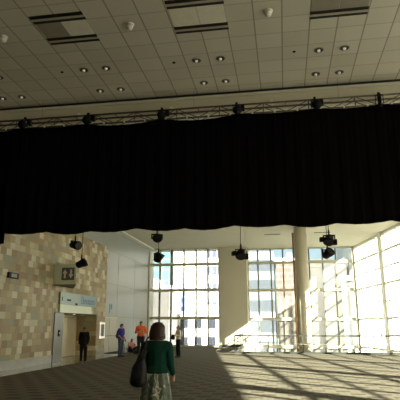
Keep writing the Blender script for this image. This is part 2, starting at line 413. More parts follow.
put3(MB().bar(P(YB, 7.86), P(YF, 7.86), .2, .16), 'head', 'wframe')
put3(MB().bar(P(YB, .05), P(YF, .05), .2, .12), 'sill', 'wframe')
put3(MB().bar(P(31, -2.2), P(YF, -2.2), .2, .12), 'transom', 'wframe')
ys = [YB] + posts + [YF]
for a, c in zip(ys, ys[1:]):
    o = MB(); z0 = -4.5 if a > 28 else 0
    v = [P(a, z0, -.01), P(c, z0, -.01), P(c, H-.16, -.01), P(a, H-.16, -.01)]; v2 = [p+Vector((.02, 0, 0)) for p in v]
    vv = [o.bm.verts.new(p) for p in v+v2]
    for q in ((0,1,2,3), (7,6,5,4), (0,4,5,1), (1,5,6,2), (2,6,7,3), (3,7,4,0)): o.bm.faces.new([vv[i] for i in q])
    put3(o, 'pane', 'rglass')

# ------------------------------------------------------------------ round column and brown edge line
cxx, cyy = 1.22, 33.3
c = tag(empty('round_column', (cxx, cyy, -4.5)), 'tall round cream column standing behind the glass railing', 'column')
MB().lathe([(.42, 0), (.42, 12.45)], seg=40).build('shaft', 'plaster_far', c, True)
j = MB()
for z in (5.9, 8.05, 10.2): j.lathe([(.423, z), (.423, z+.02)], seg=40)
j.build('joint_ring', 'frame', c)
c = tag(empty('column_edge_line', (cxx-.49, cyy-.12, -4.5)), 'thin brown vertical line on left side of round column', 'pipe')
MB().rod((0, 0, 0), (0, 0, 12.1), .06, seg=14).build('edge_line', 'edge_brown', c, True)  # thin brown rod drawn for the dark orange line beside the column
for z in (5.9, 8.1, 10.2): MB().box(-.07, .065, -.03, .03, z, z+.06).build('bracket', 'black', c)

# ------------------------------------------------------------------ glass railing
YR = 32.03
def railing(name, label, p0, p1, n):
    r = tag(empty(name, (p0[0], p0[1], 0)), label, 'railing')
    d = Vector((p1[0]-p0[0], p1[1]-p0[1], 0))
    MB().bar((0, 0, 1.04), d+Vector((0, 0, 1.04)), .07, .07).build('top_rail', 'railm', r)
    MB().bar((0, 0, .05), d+Vector((0, 0, .05)), .07, .10).build('bottom_rail', 'railm', r)
    for i in range(n):
        a = d*(i/n); e = d*((i+1)/n); t = d.normalized()*.03
        MB().bar(a+t+Vector((0, 0, .55)), e-t+Vector((0, 0, .55)), .90, .018).build('glass_panel', 'railglass', r)
    for i in range(n+1):
        a = d*(i/n); MB().bar(a+Vector((0, 0, 0.001)), a+Vector((0, 0, 1.03)), .045, .045).build('post', 'railm', r)
    return r
railing('glass_railing', 'long green glass railing along the front of floor opening', (-3.12, YR), (rw(YR)-.35, YR), 5)
railing('glass_railing', 'short glass railing returning towards the cream pier', (-3.12, YR+.16), (-3.12, 40.85), 4)

# ------------------------------------------------------------------ ceiling fittings
def diffuser(x0, y0, y1, label, left, right):
    w = 1.176
    t = tag(empty('ceiling_diffuser', (x0, y0, H)), label, 'air diffuser', 'slotted diffusers in the tiled ceiling')
    for k, y in enumerate((0, .17, y1-y0-.27, y1-y0-.10)):
        MB().box(0, w, y, y+.10, -.012, -.004).build('slot', 'slot', t)
    for y in (.10, y1-y0-.17): MB().box(0, w, y, y+.07, -.022, -.001).build('slot_bar', 'slotm', t)
    MB().box(.02, w/2-.01, .25, y1-y0-.25, -.008, -.001).build('tile_panel', left, t)
    MB().box(w/2+.01, w-.02, .25, y1-y0-.25, -.008, -.001).build('tile_panel', right, t)
diffuser(-5.07, 8.55, 9.65, 'leftmost slotted ceiling diffuser with dark grey and light panels', 'dgrey', 'ltile')
diffuser(-2.13, 8.50, 9.68, 'middle slotted ceiling diffuser above the black drape', 'ltile', 'ltile')
diffuser(.77, 8.45, 9.60, 'rightmost slotted ceiling diffuser, partly dark panels', 'dgrey', 'dgrey')
def downlight():
    t = empty('recessed_downlight', (0, 0, H))
    MB().lathe([(.10, -.012), (.10, -.001)], seg=24).build('housing', 'darkring', t)
    m = MB(); r = []
    for rr, z in ((.098, -.014), (.115, -.014), (.115, -.001), (.098, -.001)):
        r.append([m.bm.verts.new((rr*math.cos(2*math.pi*i/24), rr*math.sin(2*math.pi*i/24), z)) for i in range(24)])
    for a, b_ in ((0, 1), (1, 2), (2, 3), (3, 0)):
        for i in range(24): m.bm.faces.new((r[a][i], r[a][(i+1) % 24], r[b_][(i+1) % 24], r[b_][i]))
    m.build('trim_ring', 'dgrey', t)
    MB().lathe([(.016, -.06), (.032, -.045), (.04, -.012)], seg=16).build('lamp', 'reflector', t, True)
    return t
proto = downlight(); first = True
for gx, gname in ((-7.70, 'far left'), (-4.78, 'second from left'), (-1.88, 'third from left'), (1.04, 'rightmost')):
    for dx in (0, .588):
        for y in (10.88, 12.05):
            o = proto if first else copy_tree(proto); first = False
            o.location = (gx+dx, y, H)
            side = 'right' if dx else 'left'; row = 'farther' if y > 11 else 'nearer'
            tag(o, f'{row} {side} downlight of the {gname} group of four in tiled ceiling', 'downlight', 'recessed downlights in the tiled ceiling')
for (x, y), lb in zip([(-5.99, 9.17), (-3.05, 9.17), (-.09, 9.17)], ['left edge of view', 'between left and middle slotted diffusers', 'between middle and right slotted diffusers']):
    t = tag(empty('ceiling_speaker', (x, y, H)), f'small white ceiling speaker {lb}', 'ceiling speaker', 'white ceiling speakers')
    MB().lathe([(.09, -.03), (.10, -.001)], seg=20).build('base', 'white', t, True)
    MB().lathe([(.02, -.13), (.06, -.11), (.075, -.06), (.06, -.03)], seg=20).build('dome', 'white', t, True)
for (x, y), lb in zip([(-5.38, 10.9), (-2.45, 10.9), (.47, 10.86)], ['left of the second downlight group', 'left of the third downlight group', 'left of the rightmost downlight group']):
    tag(MB().lathe([(.028, -.02), (.04, -.001)], (x, y, H), 14).build('ceiling_sensor', 'black', smooth=True), f'tiny dark ceiling sensor {lb}', 'sensor', 'dark ceiling sensors')
for x, lb in zip([-5.61, -2.89, -.14, 2.66], ['above the second stage light from left', 'above the third stage light', 'between the fourth and fifth stage lights', 'farthest right']):
    t = tag(empty('sprinkler_head', (x, YN, 7.52)), f'white sprinkler head on bulkhead face, {lb}', 'sprinkler', 'white sprinklers on the bulkhead')
    MB().rod((0, 0, 0), (0, -.03, 0), .085, seg=16).build('escutcheon', 'white', t)
    MB().rod((0, -.03, 0), (0, -.11, -.01), .04, .055, seg=12).ball((0, -.12, -.01), .065).build('nozzle', 'white', t, True)
for (x, y), lb in zip([(-1.2, 35.4), (2.25, 35.2)], ['left', 'right']):
    t = tag(empty('slot_diffuser', (x, y, H)), f'dark linear slot diffuser in far ceiling {lb} of the round column', 'air diffuser', 'far ceiling slot diffusers')
    MB().box(0, 1.12, 0, .28, -.012, -.001).build('slot', 'slot', t); MB().box(0, 1.12, .13, .16, -.022, -.010).build('divider', 'slotm', t)

# ------------------------------------------------------------------ truss
TX0, TX1, TY, TZ0, TZ1 = -9.6, 4.3, 12.2, 7.03, 7.30
def tz(x): return 0.0
t = tag(empty('lighting_truss', (0, TY, TZ0)), 'long aluminium box truss hanging in front of the bulkhead', 'truss')
for yy in (0, .27):
    for zz in (0, TZ1-TZ0): MB().rod((TX0, yy, zz), (TX1, yy, zz), .027, seg=10).build('chord', 'alu', t, True)
n = 24; st = (TX1-TX0)/n
for i in range(n+1):
    x = TX0+i*st
    if i % 2 == 0: MB().rod((x, 0, .0), (x, 0, .27), .014, seg=8).build('upright', 'alu', t)
    if i < n:
        a, c_ = ((x, 0, 0), (x+st, 0, .27)) if i % 2 else ((x, 0, .27), (x+st, 0, 0))
        MB().rod(a, c_, .012, seg=8).build('diagonal_brace', 'alu', t)
        MB().rod((a[0], .27, a[2]), (c_[0], .27, c_[2]), .012, seg=8).build('diagonal_brace', 'alu', t)
for i in range(n+1):
    x = TX0+i*st
    for zz in (0, .27): MB().rod((x, 0, zz), (x, .27, zz), .012, seg=6).build('cross_brace', 'alu', t)
for i in range(0, n): MB().ball((TX0+(i+.5)*st, -.03, .0), (.03, .022, .036), 1).build('clamp', 'alu_bright', t, True)
for x in (-6.6, -2.2, 1.6): MB().rod((x, .135, .27), (x, .135, H-TZ0-.005), .003, seg=6).build('suspension_cable', 'black', t)
# stage lights clamped on the truss
def stage_light(x, label, thin=False):
    t = tag(empty('stage_light', (x, TY-.02, TZ0+.27)), label, 'stage light', 'stage lights on the truss')
    MB().box(-.03, .03, -.04, .05, -.05, .06, .008).build('clamp', 'black', t)
    y = MB(); y.box(-.10, -.085, -.06, -.03, -.26, -.02); y.box(.085, .10, -.06, -.03, -.26, -.02); y.box(-.10, .10, -.06, -.03, -.04, -.02)
    y.build('yoke', 'black', t)
    if thin: MB().rod((0, -.09, -.02), (0, -.06, -.36), .05, .045, 16).build('head', 'black', t, True)
    else:
        MB().lathe([(.05, -.16), (.085, -.12), (.09, .02), (.11, .06), (.115, .15)], (0, -.10, -.19), 20, Euler((R(115), 0, R(20)))).build('head', 'black', t, True)
        MB().box(.11, .21, -.10, .02, -.20, -.04, .01).build('ballast_box', 'black', t)
for x, lb, th in [(-7.01, 'leftmost black stage light clamped on the truss', 0), (-5.14, 'second black stage light from left on the truss', 0),
                  (-3.05, 'third black stage light from left on the truss', 0), (-1.03, 'fourth black stage light, above the drape centre', 0),
                  (.98, 'fifth black stage light, second from the right', 0), (2.56, 'rightmost slim black stage light on the truss', 1)]:
    stage_light(x, lb, th)

# ------------------------------------------------------------------ drapes
TIES = [-9.6, -7.0, -5.2, -3.05, -1.03, .98, 2.6, 4.3]
def top_z(x):
    for a, c_ in zip(TIES, TIES[1:]):
        if a <= x <= c_:
            u = (x-a)/(c_-a); d = .10 if a in (-3.05, -5.2) else .05
            return TZ0-.015-d*4*u*(1-u)
    return TZ0
def bot_z(x):
    ph = (x+7.35)/.62
    return 3.965 + .065*(1-abs(math.sin(math.pi*ph*.5))) - .02*math.sin(x*2.1)
def drape(name, label, x0, x1, zb, yoff):
    m = MB(); nx = int((x1-x0)/.03); nz = 24; rows = []
    for side in (0, 1):
        g = []
        for i in range(nx+1):
            x = x0+(x1-x0)*i/nx; zt = top_z(x); zo = zb(x)
            col = []
            for k in range(nz+1):
                f = k/nz; z = zt+(zo-zt)*f
                y = TY-.09+yoff+.016*math.sin(x*19+.6*math.sin(x*3))*(.3+.7*f)+.006*math.sin(x*47+2)+(.012 if side else 0)
                col.append(m.bm.verts.new((x, y, z)))
            g.append(col)
        rows.append(g)
    for s_, g in enumerate(rows):
        for i in range(nx):
            for k in range(nz):
                m.bm.faces.new((g[i][k], g[i+1][k], g[i+1][k+1], g[i][k+1]))
    A, B = rows
    for i in range(nx):
        for k in (0, nz): m.bm.faces.new((A[i][k], A[i+1][k], B[i+1][k], B[i][k]))
    for i in (0, nx):
        for k in range(nz): m.bm.faces.new((A[i][k], A[i][k+1], B[i][k+1], B[i][k]))
    return tag(m.build(name, 'drape', smooth=True), label, 'drape', 'black drapes hung from the truss')
drape('stage_drape', 'wide black drape hanging from the truss across the hall', -7.36, 4.3, bot_z, 0)
drape('stage_drape', 'narrow strip of black drape at the left edge, hanging lower', -9.5, -7.30, lambda x: 3.72+.05*math.sin(x*5), .06)

# ------------------------------------------------------------------ hanging lights beyond the drape
def hanging(x, y, z, label, kind, rz=0):
    t = tag(empty('hanging_spotlight', (x, y, z), rz), label, 'hanging spotlight', 'black spotlights hanging beyond the drape'); t.scale = (1.12, 1.12, 1)
    MB().rod((0, 0, .17), (0, 0, H-z), .010, seg=6).build('cable', 'black', t)
    MB().rod((0, 0, .10), (0, 0, .32), .025, seg=10).build('stem', 'black', t)
    y_ = MB(); y_.box(-.17, .17, -.03, .03, .10, .14); y_.box(-.19, -.16, -.03, .03, -.06, .14); y_.box(.16, .19, -.03, .03, -.06, .14)
    y_.build('yoke', 'black', t)
    tilt = {0: 100, 1: 60, 2: 20, 3: 140}[kind]
    MB().lathe([(.07, -.19), (.12, -.15), (.14, 0), (.16, .06), (.17, .17)], (0, 0, -.02), 20, Euler((R(tilt), R(15), 0))).build('head', 'black', t, True)
    MB().lathe([(.13, .165), (.13, .175)], (0, 0, -.02), 20, Euler((R(tilt), R(15), 0))).build('lens', 'lens', t)
    if kind == 3:
        MB().box(-.30, -.10, -.10, .10, -.10, .06, .03).build('ballast_box', 'black', t); MB().box(.08, .24, -.08, .10, -.22, -.02, .03).build('color_changer', 'black', t)
hanging(-7.83, 18, 4.66, 'upper left black spotlight hanging before the stone wall', 0, 1.2)
hanging(-7.78, 18.6, 4.02, 'black spotlight hanging just right of the arrow sign', 1, 2.0)
hanging(-4.60, 18, 4.84, 'black spotlight hanging close under the drape, left of left window', 0, .4)
hanging(-4.68, 18.6, 4.19, 'black spotlight hanging low before the left window', 2, 1.)
hanging(-1.47, 18, 4.19, 'black spotlight cluster hanging before the cream pier', 3, .3)
hanging(1.66, 18, 4.62, 'upper spotlight hanging right of the round column', 3, 0)
hanging(1.63, 18.6, 4.19, 'lower spotlight hanging right of the round column', 1, .5)

# ------------------------------------------------------------------ signs and lift
t = tag(empty('arrow_sign_box', (-10.6, 22.2, 3.48)), 'projecting pale green sign box with up and down arrows on stone wall', 'sign')
MB().prism([(0, 0), (1.1, 0), (0.02, 2.3)], 0.03, .96).build('housing', 'signpale', t)
MB().prism([(0, -.01), (1.12, -.01), (0.0, 2.32)], 0.0, .03).build('underside_panel', 'brown', t)
pc = MB().box(.38, 1.0, -.018, 0, .22, .80).build('pictogram_plate', 'picto', t)
a = MB()
for cx_, up in ((.54, 1), (.84, 0)):
    zc = .51; s_ = 1 if up else -1
    pts = [(-.045, -.20), (.045, -.20), (.045, .02), (.12, .02), (0, .21), (-.12, .02), (-.045, .02)]
    v0 = [a.bm.verts.new((cx_+px_, -.026, zc+s_*pz_)) for px_, pz_ in pts]; v1 = [a.bm.verts.new((cx_+px_, -.018, zc+s_*pz_)) for px_, pz_ in pts]
    a.bm.faces.new(v0); a.bm.faces.new(v1[::-1])
    for i in range(7): a.bm.faces.new((v0[i], v0[(i+1) % 7], v1[(i+1) % 7], v1[i]))
a.build('arrows', 'pictow', pc)

t = tag(empty('lift_lobby_sign', (-10.6, 22.85, 2.25)), 'long pale teal sign panel over the lift recess', 'sign')
MB().box(0, .10, 0, 4.75, .38, .97, .01).build('upper_panel', 'signglass', t)
MB().box(0, .12, 0, 4.0, 0, .38, .01).build('lower_panel', 'signpale', t)
bp = MB().box(.09, .112, 2.35, 4.6, .42, .93).build('text_panel', 'signblue', t)
text_mesh('lettering', 'Elevators', .52, 'bluetext', bp, (.118, 3.45, .66), (R(90), 0, R(90)))
MB().box(.10, .112, .75, 1.2, .57, .66).build('small_mark', 'black', t); MB().box(.10, .112, 1.75, 2.05, .40, .50).build('small_mark', 'black', t); MB().box(.10, .112, .15, .22, .55, .75).build('small_mark', 'black', t)

t = tag(empty('lift_doors', (-11.85, 25.75, 0)), 'brushed steel lift doors inside the recess', 'lift doors')
for k in (0, 1): MB().box(0.001, .04, .08+k*1.02, 1.08+k*1.02, .02, 2.06, .004).build('door_leaf', 'steel', t)
f = MB(); f.box(.001, .08, -.08, .07, .01, 2.2); f.box(.001, .08, 2.11, 2.22, .01, 2.2); f.box(.001, .08, -.08, 2.22, 2.08, 2.2); f.build('door_frame', 'steel', t)
t = tag(empty('recess_downlight', (-11.25, 26.3, 2.25)), 'small lit downlight in the ceiling of the lift recess', 'downlight')
MB().lathe([(.09, -.02), (.09, -.001)], seg=20).build('housing', 'steel', t)
MB().lathe([(.07, -.024), (.07, -.02)], seg=20).build('lamp', 'glow', t)
l2 = bpy.data.lights.new('recess_lamp', 'SPOT'); l2.energy = 7; l2.spot_size = R(150); l2.spot_blend = .8; l2.shadow_soft_size = .06; l2.color = (1, .86, .6)
lo = bpy.data.objects.new('recess_lamp', l2); C.objects.link(lo); lo.location = (-11.25, 26.3, 2.215)
t = tag(empty('lift_call_pilaster', (-10.6, 22.5, 0)), 'grey panel left of lift recess with black call button', 'panel')
MB().box(0.001, .05, 0, .98, 0.002, 2.24, .005).build('panel', 'greyp', t)
cp = MB().box(.05, .075, .42, .60, 1.15, 1.45, .004).build('call_plate', 'black', t)
MB().rod((.075, .51, 1.3), (.085, .51, 1.3), .03, seg=12).build('button', 'white', cp)
t = tag(empty('exit_sign', (-10.6, 18.1, 3.46)), 'small dark rectangular sign box on stone wall at left edge', 'sign')
MB().box(.001, .09, 0, .76, 0, .22, .01).build('housing', 'black', t); MB().box(.09, .096, .18, .60, .04, .18).build('face', 'greyp', t)
t = tag(empty('poster_frame', (-10.56, 28.45, .92)), 'white framed upright display panel at right end of stone wall', 'display panel')
f = MB(); f.box(0, .05, 0, .09, 0, .90); f.box(0, .05, .66, .75, 0, .90); f.box(0, .05, 0, .75, 0, .12); f.box(0, .05, 0, .75, .80, .90); f.build('frame', 'lightbox', t)
MB().box(0.0, .03, .09, .66, .12, .80).build('panel', 'picto', t)
t = tag(empty('wall_notice', (-11.1, 31.5, 2.42)), 'small blue grey notice on the grey wall above the door', 'sign')
MB().box(.001, .03, 0, .55, 0, .60, .004).build('plate', 'signblue', t); MB().box(.03, .035, .15, .42, .25, .55).build('pictogram', 'bluetext', t)
d = struct(empty('door_1', (-11.1, 30.0, 0)), 'cream double door in the grey wall beside stone wall', 'door')
for k in (0, 1):
    lf = MB().box(0.001, .05, k*1.5+.03, k*1.5+1.47, .02, 2.12, .005).build('door_leaf', 'cream', d)
    MB().rod((.10, k*1.5+.15, 1.02), (.10, k*1.5+1.3, 1.02), .025, seg=10).box(.05, .11, k*1.5+.12, k*1.5+.2, .98, 1.06).box(.05, .11, k*1.5+1.24, k*1.5+1.32, .98, 1.06).build('push_bar', 'greyp', lf)
f = MB(); f.box(.001, .07, -.06, .03, 0.01, 2.18); f.box(.001, .07, 2.97, 3.06, .01, 2.18); f.box(.001, .07, -.06, 3.06, 2.12, 2.19); f.build('door_frame', 'frame', d)

# ------------------------------------------------------------------ people
def V(*a): return Vector(a)
def hand(m, wrist, elbow, n, side, r=1., curl=.5):
    """palm, five fingers and a thumb; n = palm normal, side = +1/-1 picks the thumb side"""
    d = (wrist-elbow).normalized(); n = (n-d*n.dot(d)).normalized(); s = d.cross(n)*side
    m.hull((wrist, .027*r), (wrist+d*.04+s*.022, .017), (wrist+d*.04-s*.022, .017), (wrist+d*.088+s*.032, .0135), (wrist+d*.085-s*.034, .0125))
    for i, L_ in enumerate((.066, .076, .070, .055)):
        k = wrist+d*(.088-.002*i*i*.5)+s*(.033-.022*i)
        a1 = curl*.6+.05*i; a2 = a1+curl*1.3
        p1 = k+(d*math.cos(a1)+n*math.sin(a1))*L_*.5; p2 = p1+(d*math.cos(a2)+n*math.sin(a2))*L_*.5
        m.hull((k, .0105), (p1, .0092)); m.hull((p1, .0092), (p2, .0076))
    b0 = wrist+d*.025+s*.022; b1 = b0+(s*.75+d*.65+n*.25).normalized()*.042; b2 = b1+(s*.25+d*.85+n*.45).normalized()*.035
    m.hull((b0, .016), (b1, .0115)); m.hull((b1, .0115), (b2, .009))

BASE = dict(pel=(0, 0, .96), wai=(0, 0, 1.10), che=(0, 0, 1.29), nek=(0, .01, 1.47), hed=(0, -.015, 1.585),
  shL=(-.175, .0, 1.405), shR=(.175, .0, 1.405), elL=(-.225, .02, 1.12), elR=(.225, .02, 1.12), wrL=(-.235, -.05, .885), wrR=(.235, -.05, .885),
  hiL=(-.09, 0, .92), hiR=(.09, 0, .92), knL=(-.10, -.015, .50), knR=(.10, -.015, .50), anL=(-.11, .02, .09), anR=(.11, .02, .09),
  ftL=(0, -1, 0), ftR=(0, -1, 0), nL=(1, 0, 0), nR=(-1, 0, 0), face=(0, -1, 0))
def person(label, loc, rz, height, J={}, skin='skin', hair='hair_d', hairstyle='short', top=None, bottom='dtrous', long=1, skirt=None, vox=.011, slim=1., shoes='shoe', jacket=False):
    j = dict(BASE); j.update(J); j = {k: Vector(v) for k, v in j.items()}
    t = tag(empty('person', loc, rz), label, 'person'); sc = height/1.70; t.scale = (sc, sc, sc)
    h = j['hed']; f = j['face'].normalized(); up = (h-j['nek']).normalized(); sd = f.cross(up).normalized()
    w = slim
    m = MB()
    m.hull((h+f*.015+up*.02, (.073, .088, .09)), (h+f*.045-up*.065, (.045, .045, .035)), (h-f*.02+up*.015, (.073, .08, .085)))
    m.hull((h-up*.06-f*.01, .052), (j['nek'], .058))                                   # neck
    m.hull((h+f*.098+up*.015, .008), (h+f*.112-up*.018, .013), (h+f*.085-up*.020, .016))  # nose
    for q in (-1, 1):
        m.ball(h+sd*.076*q-up*.005-f*.005, (.012, .020, .030), 2)                      # ears
        m.hull((h+f*.088+sd*.03*q+up*.030, .010), (h+f*.088+sd*.012*q+up*.026, .008))   # brow
    m.ball(h+f*.088-up*.050, (.020, .012, .008), 2)
    m.hull((j['nek']-V(0, 0, .02), (.06, .06, .05)), (j['shL'], .055*w), (j['shR'], .055*w), (j['che'], (.145*w, .105*w, .12)))
    m.hull((j['che'], (.145*w, .105*w, .12)), (j['wai'], (.125*w, .092*w, .08)))
    m.hull((j['wai'], (.125*w, .092*w, .08)), (j['pel'], (.155*w, .112*w, .09)))
    for q in 'LR':
        m.hull((j['sh'+q], .056*w), (j['el'+q], .040)); m.hull((j['el'+q], .040), (j['wr'+q], .027))
        hand(m, j['wr'+q], j['el'+q], j['n'+q], 1 if q == 'R' else -1)
        m.hull((j['hi'+q], .090*w), (j['kn'+q], .056)); m.hull((j['kn'+q], .056), (j['kn'+q]*.6+j['an'+q]*.4+V(0, .015, 0), .054), (j['an'+q], .037))
        fd = j['ft'+q].normalized(); a = j['an'+q]
        m.hull((a-V(0, 0, .045)-fd*.03, .032), (a-V(0, 0, .055)+fd*.14, (.038, .038, .022)), (a, .035))
    body = m.build('body', skin, t, remesh=vox)
    # face details
    for q in (-1, 1): MB().ball(h+f*.090+sd*.030*q+up*.012, (.012, .012, .008), 2).build('eye', 'eye', t, True)
    MB().ball(h+f*.094-up*.050, (.020, .010, .007), 2).build('mouth', 'lip', t, True)
    # hair
    m = MB()
    if hairstyle == 'bob':
        m.hull((h+up*.035-f*.012, (.098, .105, .095)), (h-f*.035+up*.0, (.108, .090, .095)))
        m.hull((h-f*.035, (.112, .088, .08)), (h-f*.035-up*.075, (.116, .080, .050)))
        for q in (-1, 1): m.hull((h+sd*.082*q+up*.04, (.026, .055, .05)), (h+sd*.100*q-up*.085+f*.01, (.022, .050, .04)))
        m.hull((h+f*.06+up*.085, (.065, .030, .022)), (h+up*.10, (.08, .07, .03)))
        for k in range(9):
            a = R(200+k*17.5-0); rr = .10
            p = h-up*.105+sd*math.cos(a)*rr+(-f)*abs(math.sin(a))*.095
            m.hull((p+up*.06, .024), (p-up*.02, .012))
    elif hairstyle == 'long':
        m.hull((h+up*.03-f*.015, (.086, .098, .09)), (h-f*.04-up*.02, (.084, .07, .09)))
        m.hull((h-f*.055-up*.02, (.07, .045, .07)), (h-f*.075-up*.15, (.055, .03, .05)))
    else:
        m.hull((h+up*.050+f*.002, (.080, .095, .072)), (h-f*.045-up*.015, (.073, .062, .065)))
        for q in (-1, 1): m.hull((h+sd*.068*q+up*.03, (.014, .035, .03)), (h+sd*.070*q-up*.005-f*.01, (.010, .014, .02)))
    m.build('hair', hair, t, remesh=vox, smoothit=1)
    # shirt / jacket
    e = .014
    m = MB()
    m.hull((j['nek']-V(0, 0, .025), (.062, .062, .030)), (j['shL'], .055*w+e), (j['shR'], .055*w+e), (j['che'], (.145*w+e, .105*w+e, .12)))
    m.hull((j['che'], (.145*w+e, .105*w+e, .12)), (j['wai'], (.132*w+e, .098*w+e, .08)))
    m.hull((j['wai'], (.132*w+e, .098*w+e, .08)), (j['pel']+(V(0, 0, -.06) if jacket else V(0, 0, .06 if skirt else .02)), (.155*w+e+.008, .112*w+e+.008, .07)))
    for q in 'LR':
        m.hull((j['sh'+q], .056*w+e), (j['el'+q], .044+e))
        if long: 
            c_ = j['el'+q].lerp(j['wr'+q], .95 if long == 1 else long); m.hull((j['el'+q], .044+e), (c_, .034+e*.6))
        else:
            pass
    o = m.build('jacket' if jacket else 'shirt', top, t, remesh=vox)
    if skirt:
        m = MB(); p = j['pel']; kn = (j['knL']+j['knR'])/2
        seg = 64; rings = []
        prof = [(1.06, .15, .115), (.99, .172, .13), (.94, .182, .14), (.86, .192, .15), (.70, .215, .18), (.50, .24, .205), (.36, .27, .225)]
        prof2 = prof + [(z+.006, a_-.012, b_-.012) for z, a_, b_ in prof[::-1]]
        for k, (z, a_, b_) in enumerate(prof2):
            kk = min(k, len(prof2)-1-k); amp = .004*kk
            rings.append([m.bm.verts.new((p.x+(a_+amp*math.sin(9*2*math.pi*i/seg))*math.cos(2*math.pi*i/seg), p.y+(b_+amp*math.sin(9*2*math.pi*i/seg))*math.sin(2*math.pi*i/seg), z)) for i in range(seg)])
        for A, B in zip(rings, rings[1:]+rings[:1]):
            for i in range(seg): m.bm.faces.new((A[i], A[(i+1) % seg], B[(i+1) % seg], B[i]))
        m.build('skirt', 'skirt', t, True)
    else:
        m = MB()
        m.hull((j['pel']+V(0, 0, .04), (.158*w+.006, .115*w+.006, .05)), (j['hiL'], .092*w+e*.6), (j['hiR'], .092*w+e*.6))
        for q in 'LR':
            m.hull((j['hi'+q], .092*w+e), (j['kn'+q], .062+e)); m.hull((j['kn'+q], .062+e), (j['kn'+q]*.6+j['an'+q]*.4+V(0, .015, 0), .056+e), (j['an'+q]+V(0, 0, .01), .050+e*.6))
        m.build('trousers', bottom, t, remesh=vox)
    for q in 'LR':
        fd = j['ft'+q].normalized(); a = j['an'+q]
        m = MB(); m.hull((a-V(0, 0, .045)-fd*.035, (.042, .042, .040)), (a-V(0, 0, .055)+fd*.15, (.046, .046, .030)), (a-V(0, 0, .02), .045))
        bmesh.ops.bisect_plane(m.bm, geom=m.bm.verts[:]+m.bm.edges[:]+m.bm.faces[:], plane_co=(0, 0, a.z-.088), plane_no=(0, 0, -1), clear_outer=True)
        m.build('shoe', shoes, t, True)
    return t

# woman in front, back to the viewer
wx, wy = -1.83, 7.3
pw = person('woman seen from behind in dark green top and patterned skirt, walking away', (wx, wy, 0), R(180), 1.69,
   J=dict(shL=(-.165, 0, 1.37), shR=(.165, 0, 1.37), elL=(-.20, -.02, 1.11), wrL=(-.20, -.20, .96), wrR=(.25, -.10, .885), elR=(.225, .02, 1.12), nL=(1, .2, 0), knL=(-.09, -.10, .50), anL=(-.10, -.10, .09), anR=(.10, .20, .11), knR=(.09, .03, .5)),
   hair='hair_r', hairstyle='bob', top='green', skirt=True, long=.8, vox=.008, slim=1.05)
# shoulder bag on her left side (photo left)
t = tag(empty('shoulder_bag', (wx-.18, wy-.27, .86)), 'large black shoulder bag hanging at the left side of woman in green', 'bag'); t.scale = (.76, .76, .76)
m = MB(); m.hull(((.0, 0, .14), (.14, .11, .10)), ((-.02, 0, .05), (.16, .12, .10)), ((.03, 0, .42), (.08, .06, .05)), ((0, 0, .30), (.14, .09, .06)))
m.build('pouch', 'leather', t, remesh=.014)
MB().tube([V(.03, -.05, .42), V(.06, .02, .62), V(.09, .17, .80), V(.10, .33, .85), V(.10, .50, .80), V(.08, .30, .60), V(.03, .05, .42)], .014).build('strap', 'leather', t, True)
MB().hull(((.03, .02, .40), (.07, .02, .03)), ((.06, .16, .72), (.035, .012, .02)), ((.0, .0, .34), (.10, .02, .02))).build('flap', 'leather', t, True)
MB().hull(((-.02, -.115, .14), (.10, .012, .06)), ((-.02, -.10, .24), (.08, .01, .02))).build('front_pocket', 'leather', t, True)

# man in black near the lift recess
person('man in black suit standing in front of the lift recess', (-9.11, 22.6, 0), R(10), 1.58,
   J=dict(elL=(-.23, .02, 1.12), elR=(.23, .02, 1.12), wrL=(-.20, -.09, .90), wrR=(.20, -.09, .90)), skin='skin3', top='suit', bottom='suit', jacket=True, slim=1.05)
# man in blue shirt with backpack
bx_, by_ = -8.85, 27.2
person('man in violet blue shirt and jeans wearing a dark backpack', (bx_, by_, 0), R(70), 1.74,
   J=dict(wrL=(-.20, -.17, .98), wrR=(.22, -.10, .90)), skin='skin2', top='navy', bottom='jeans', long=0)
t = tag(empty('backpack', (bx_, by_, 0), R(70)), 'dark backpack on the back of the man in violet blue', 'backpack')
m = MB(); m.hull(((0, .20, 1.02), (.14, .07, .08)), ((0, .18, 1.36), (.12, .06, .07)), ((0, .21, 1.15), (.15, .09, .10)))
m.build('pack', 'blackp', t, remesh=.016)
MB().hull(((0, .29, 1.05), (.10, .03, .06)), ((0, .28, 1.16), (.09, .03, .05))).build('front_pocket', 'blackp', t, True)
for q in (-1, 1): MB().tube([V(q*.10, .13, 1.43), V(q*.11, .03, 1.49), V(q*.12, -.12, 1.40), V(q*.14, -.12, 1.22), V(q*.15, .02, 1.10), V(q*.12, .13, 1.05)], .014).build('strap', 'blackp', t, True)
# man in orange
person('man in bright orange shirt standing with arms folded near window', (-8.05, 28.3, 0), R(15), 1.88,
   J=dict(elL=(-.26, .0, 1.14), elR=(.26, .0, 1.14), wrL=(.03, -.17, 1.20), wrR=(-.03, -.20, 1.16), nL=(0, 1, 0), nR=(0, 1, 0)), skin='skin2', top='orange', bottom='dtrous', long=.25, slim=1.15)
# woman in off-white shirt
person('woman in off-white shirt and black trousers standing before the left window', (-5.68, 27.3, 0), R(-50), 1.63,
   J=dict(elL=(-.21, .0, 1.13), elR=(.21, .0, 1.13), wrL=(.0, -.16, 1.24), wrR=(.02, -.18, 1.16), nL=(0, 1, 0), nR=(0, 1, 0)), hairstyle='long', top='cloth_w', bottom='suit', slim=1.0)
t = tag(empty('handbag', (-5.93, 27.12, .92)), 'dark handbag at the side of woman in off-white shirt', 'bag')
m = MB(); m.hull(((0, 0, .03), (.12, .05, .04)), ((0, 0, .24), (.09, .04, .03))); m.build('pouch', 'leather', t, remesh=.014)
MB().tube([V(-.06, 0, .25), V(-.03, 0, .38), V(.08, .06, .50), V(.04, .03, .38), V(.07, 0, .25)], .009).build('strap', 'leather', t, True)
